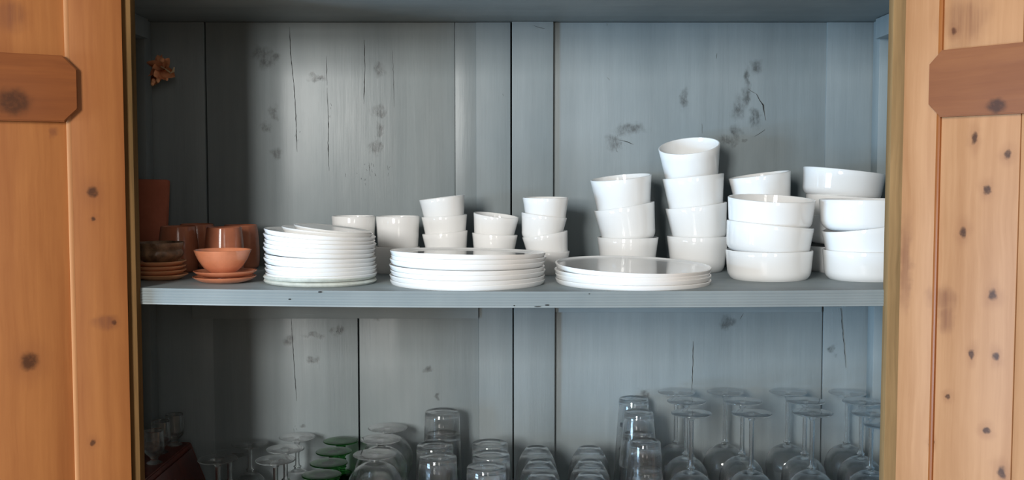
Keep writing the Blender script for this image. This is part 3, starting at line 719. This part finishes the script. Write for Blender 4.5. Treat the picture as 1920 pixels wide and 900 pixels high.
g = 'green glasses with beaded stems'
for (a, b, D), lab in zip(((639, 825.5, 2.105), (626, 845.5, 2.02), (616.5, 867, 1.937), (603, 889, 1.853)),
        ('hindmost and highest of the upturned green glasses', 'second upturned green glass from the back', 'third upturned green glass from the back', 'foremost upturned green glass, low at the picture edge')):
    stemware('green_glass', GRN, a, b, D, H_G, lab, 'green glass', g)

# tumblers, all upside down; profile given upright then flipped
def tumbler_prof(rb, rm, h, tb=.009, t=.0013, bow=0.0):
    o = [(0, .0022), (rb * .72, .0016), (rb * .86, 0), (rb * .95, .0006), (rb, .0030)]
    o += [(rb + (rm - rb) * f + bow * math.sin(PI * f), .003 + (h - .0045) * f) for f in (.12, .25, .4, .55, .7, .85, 1)]
    o += [(rm - t * .2, h - .0004), (rm - t * .5, h), (rm - t * .8, h - .0004)]
    i = [(rb + (rm - rb) * f + bow * math.sin(PI * f) - t, .003 + (h - .0045) * f) for f in (.98, .85, .7, .55, .4, .25)]
    return o + i + [(rb - t * 1.6, tb + .004), (rb - t * 3.4, tb + .0008), (rb * .5, tb), (0, tb)]
def inverted(name, prof, h, mat=GLASS, segs=64):
    m = lathe_mesh(name, prof, mat, segs, 75); m.transform(Matrix.Translation((0, 0, h)) @ Matrix.Rotation(PI, 4, 'X')); return m
def put(name, me, px, D, z, label, cat, group):
    o = link(name, me); x = at(px, 850, D).x; o.location = (x, Y(D), z); return tag(o, label, cat, group)
H_T = .1125
TUM = inverted('tumbler', tumbler_prof(.0345, .0383, H_T), H_T)
g = 'upturned straight tumblers at the centre'
put('tumbler', TUM, 831, 2.105, LZ, 'upturned straight tumbler at the back, capped by the highest straight tumbler', 'tumbler', g)
put('tumbler', TUM, 829.5, 2.105, LZ + .0445, 'highest upturned straight tumbler, stacked over another at the back', 'tumbler', g)
put('tumbler', TUM, 815.5, 2.014, LZ, 'upturned straight tumbler in the middle of the row right of the snifters', 'tumbler', g)
put('tumbler', TUM, 821, 1.930, LZ, 'foremost upturned straight tumbler in the row right of the snifters', 'tumbler', g)
put('tumbler', TUM, 918.5, 2.028, LZ, 'hindmost of the three low straight tumblers left of the back seam', 'tumbler', g)
put('tumbler', TUM, 921, 1.946, LZ, 'middle one of the three low straight tumblers left of the back seam', 'tumbler', g)
put('tumbler', TUM, 912, 1.864, LZ, 'foremost of the three low straight tumblers left of the back seam', 'tumbler', g)
# rounded tumblers
def round_prof(h=.097, t=.0013):
    o = [(0, .002), (.015, .0016), (.0185, 0), (.0212, .0010)] + spline([(.0228, .0035), (.0305, .0150), (.0372, .0320), (.0408, .0500), (.0415, .0680), (.0398, h - .001)], 6) + [(.0395, h), (.0386, h - .0004)]
    i = spline([(.0384, h - .003), (.0402, .0680), (.0395, .0500), (.0359, .0325), (.0290, .0170), (.0200, .0095)], 6) + [(.008, .008), (0, .008)]
    return o + i
RND = inverted('round_tumbler', round_prof(), .097)
g = 'upturned rounded tumblers right of the back seam'
for px, D, lab in ((1006, 2.05, 'hindmost rounded tumbler in the row by the back seam'), (1012, 1.950, 'middle rounded tumbler in the row by the back seam'), (1017, 1.862, 'foremost rounded tumbler in the row by the back seam, at the picture edge'),
                   (1105, 2.05, 'hindmost rounded tumbler in the row beside the tall tumblers'), (1106, 1.950, 'middle rounded tumbler in the row beside the tall tumblers'), (1107, 1.862, 'foremost rounded tumbler in the row beside the tall tumblers, at the picture edge')):
    put('rounded_tumbler', RND, px, D, LZ, lab, 'tumbler', g)
# tall tumblers
g = 'upturned tall tumblers left of the wine glasses'
H1 = at(1190, 746, 2.118).z - LZ
TALL1 = inverted('tall_tumbler', tumbler_prof(.0292, .0400, H1), H1)
o = put('tall_tumbler', TALL1, 1187, 2.118, LZ, 'highest and hindmost tall tumbler with small dark printed marks', 'tumbler', g)
# small dark printed marks, wrapped on the wall of the tall glass
def mark(bm, ang, z, strokes, R):
    for (a0, z0, a1, z1) in strokes:
        n = 4; w = .0006
        ds = math.hypot((a1 - a0), (z1 - z0)) or 1; nx_, nz_ = -(z1 - z0) / ds * w, (a1 - a0) / ds * w
        prev = None
        for k in range(n + 1):
            f = k / n; s_, zz = a0 + (a1 - a0) * f, z0 + (z1 - z0) * f; pr_ = []
            for sg in (-1, 1):
                for rr in (.0002, .0005):
                    A = ang + (s_ + sg * nx_) / R(z + zz); r = R(z + zz) + rr
                    pr_.append(bm.verts.new((math.cos(A) * r, math.sin(A) * r, z + zz + sg * nz_)))
            if prev:
                for q in ((0, 1), (1, 3), (3, 2), (2, 0)): bm.faces.new((prev[q[0]], prev[q[1]], pr_[q[1]], pr_[q[0]]))
            else: bm.faces.new((pr_[0], pr_[1], pr_[3], pr_[2]))
            prev = pr_
        bm.faces.new((prev[0], prev[1], prev[3], prev[2]))
R1 = lambda z: .0292 + (.0400 - .0292) * (H1 - z) / H1
A0 = -PI / 2 - .95
for zpx, st_ in ((796, [(-.004, -.003, .004, -.004), (-.003, .002, .004, .003), (-.003, -.003, -.001, .004), (.002, -.004, .003, .004), (0, -.002, .001, .005), (-.002, 0, .003, 0)]),
                 (840, [(-.003, -.003, .001, .004), (.001, .004, .002, -.003), (-.002, -.001, .002, -.001), (-.001, -.003, .002, -.003)]),
                 (862, [(-.003, -.003, -.002, .003), (-.002, .003, .002, .002), (.002, .002, 0, 0), (0, 0, .003, -.002), (.003, -.002, -.003, -.003)])):
    bm = bmesh.new(); z = at(1162, zpx, 2.10).z - LZ
    mark(bm, A0 + (.55 if zpx == 862 else 0), z, st_, R1)
    link('printed_mark', mesh_of(bm, 'printed_mark', PRINT, False), o)['label'] = 'small dark printed mark'
def pile(pxu, pyu, pxl, pyl, D, rb, rm, hu, labs):
    zl = at(pxl, pyl, D).z - LZ; zu = at(pxu, pyu, D).z
    put('tall_tumbler', inverted('tall_tumbler', tumbler_prof(rb, rm, zl), zl), pxl, D, LZ, labs[0], 'tumbler', g)
    put('tall_tumbler', inverted('tall_tumbler', tumbler_prof(rb + .0005, rm + .001, hu), hu), pxu, D, zu - hu, labs[1], 'tumbler', g)
pile(1197, 771, 1194, 812, 2.034, .0272, .0370, .105, ('tumbler capped by another, in the middle of the tall tumbler row', 'tumbler stacked over another, in front of the highest tall tumbler'))
pile(1209.5, 826, 1213, 880, 1.950, .0280, .0345, .096, ('lower tumbler of the foremost pair, beside the front wine glass bowls', 'upper tumbler of the foremost pair, beside the wine glasses'))

# ------------------------------------------------------------------ red box and liqueur glasses, lower left
BZ = -.348
bx0, bx1, by0, by1 = -.7515, -.645, Y(1.80), Y(2.113)
bm = bmesh.new()
top = [(bx0, by0), (bx1, by0), (bx1, by1), (bx0, by1)]; bot = [(bx0, by0 - .0), (bx1 + .035, by0 - .0), (bx1 + .035, by1), (bx0, by1)]
tv = [bm.verts.new((x, y, BZ)) for x, y in top]; bv = [bm.verts.new((x, y, LZ)) for x, y in bot]
bm.faces.new(tv); bm.faces.new(bv[::-1])
for i in range(4): j = (i + 1) % 4; bm.faces.new((tv[i], tv[j], bv[j], bv[i]))
bmesh.ops.bevel(bm, geom=bm.edges[:], offset=.002, segments=2, affect='EDGES')
rb_ = empty('red_box', ((bx0 + bx1) / 2, (by0 + by1) / 2, LZ)); tag(rb_, 'dark red wooden box with a slanting side in the lower left corner', 'box')
b1 = link('body', mesh_of(bm, 'body', REDW, True, 35), rb_); b1.location = -rb_.location
REDL = pine_mat('red_lacquered_lid', (.13, .022, .012, 1), (.06, .012, .009, 1), 'x', None, 6, .3)
ld = link('side_board', box_mesh('side_board', REDL, -.001, .0035, by0 + .02, by1 - .02, -.046, .040, bev=.001), rb_)
ld.location = Vector((bx1 + .0175 + .0015, 0, (BZ + LZ) / 2)) - rb_.location; ld.rotation_euler = (0, -math.atan2(.035, BZ - LZ), 0); ld['label'] = 'brighter red board on the slanting side'
H_L = .062
pr = [(0, .001), (.010, .0008), (.0135, 0), (.0142, .0008), (.0140, .002)] + spline([(.0080, .0040), (.0062, .0080), (.0090, .0130), (.0155, .0190), (.0182, .0280), (.0180, .0450), (.0170, H_L)], 6) + [(.0163, H_L + .0003)] + spline([(.0158, H_L - .0004), (.0168, .0450), (.0168, .0290), (.0120, .0215), (.0040, .0180)], 6) + [(0, .0178)]
LIQ = lathe_mesh('liqueur_glass', pr, GLASS, 56, 75)
g = 'liqueur glasses on the red box'
for px, D, lab in ((289, 1.955, 'foremost small upright liqueur glass on the red box'), (302, 2.030, 'small upright liqueur glass on the red box between the other two'), (328, 2.088, 'hindmost small upright liqueur glass on the red box')):
    x = min(at(px, 840, D).x, bx1 - .015)
    o = link('liqueur_glass', LIQ); o.location = (x, Y(D), BZ + .0001); tag(o, lab, 'liqueur glass', g)
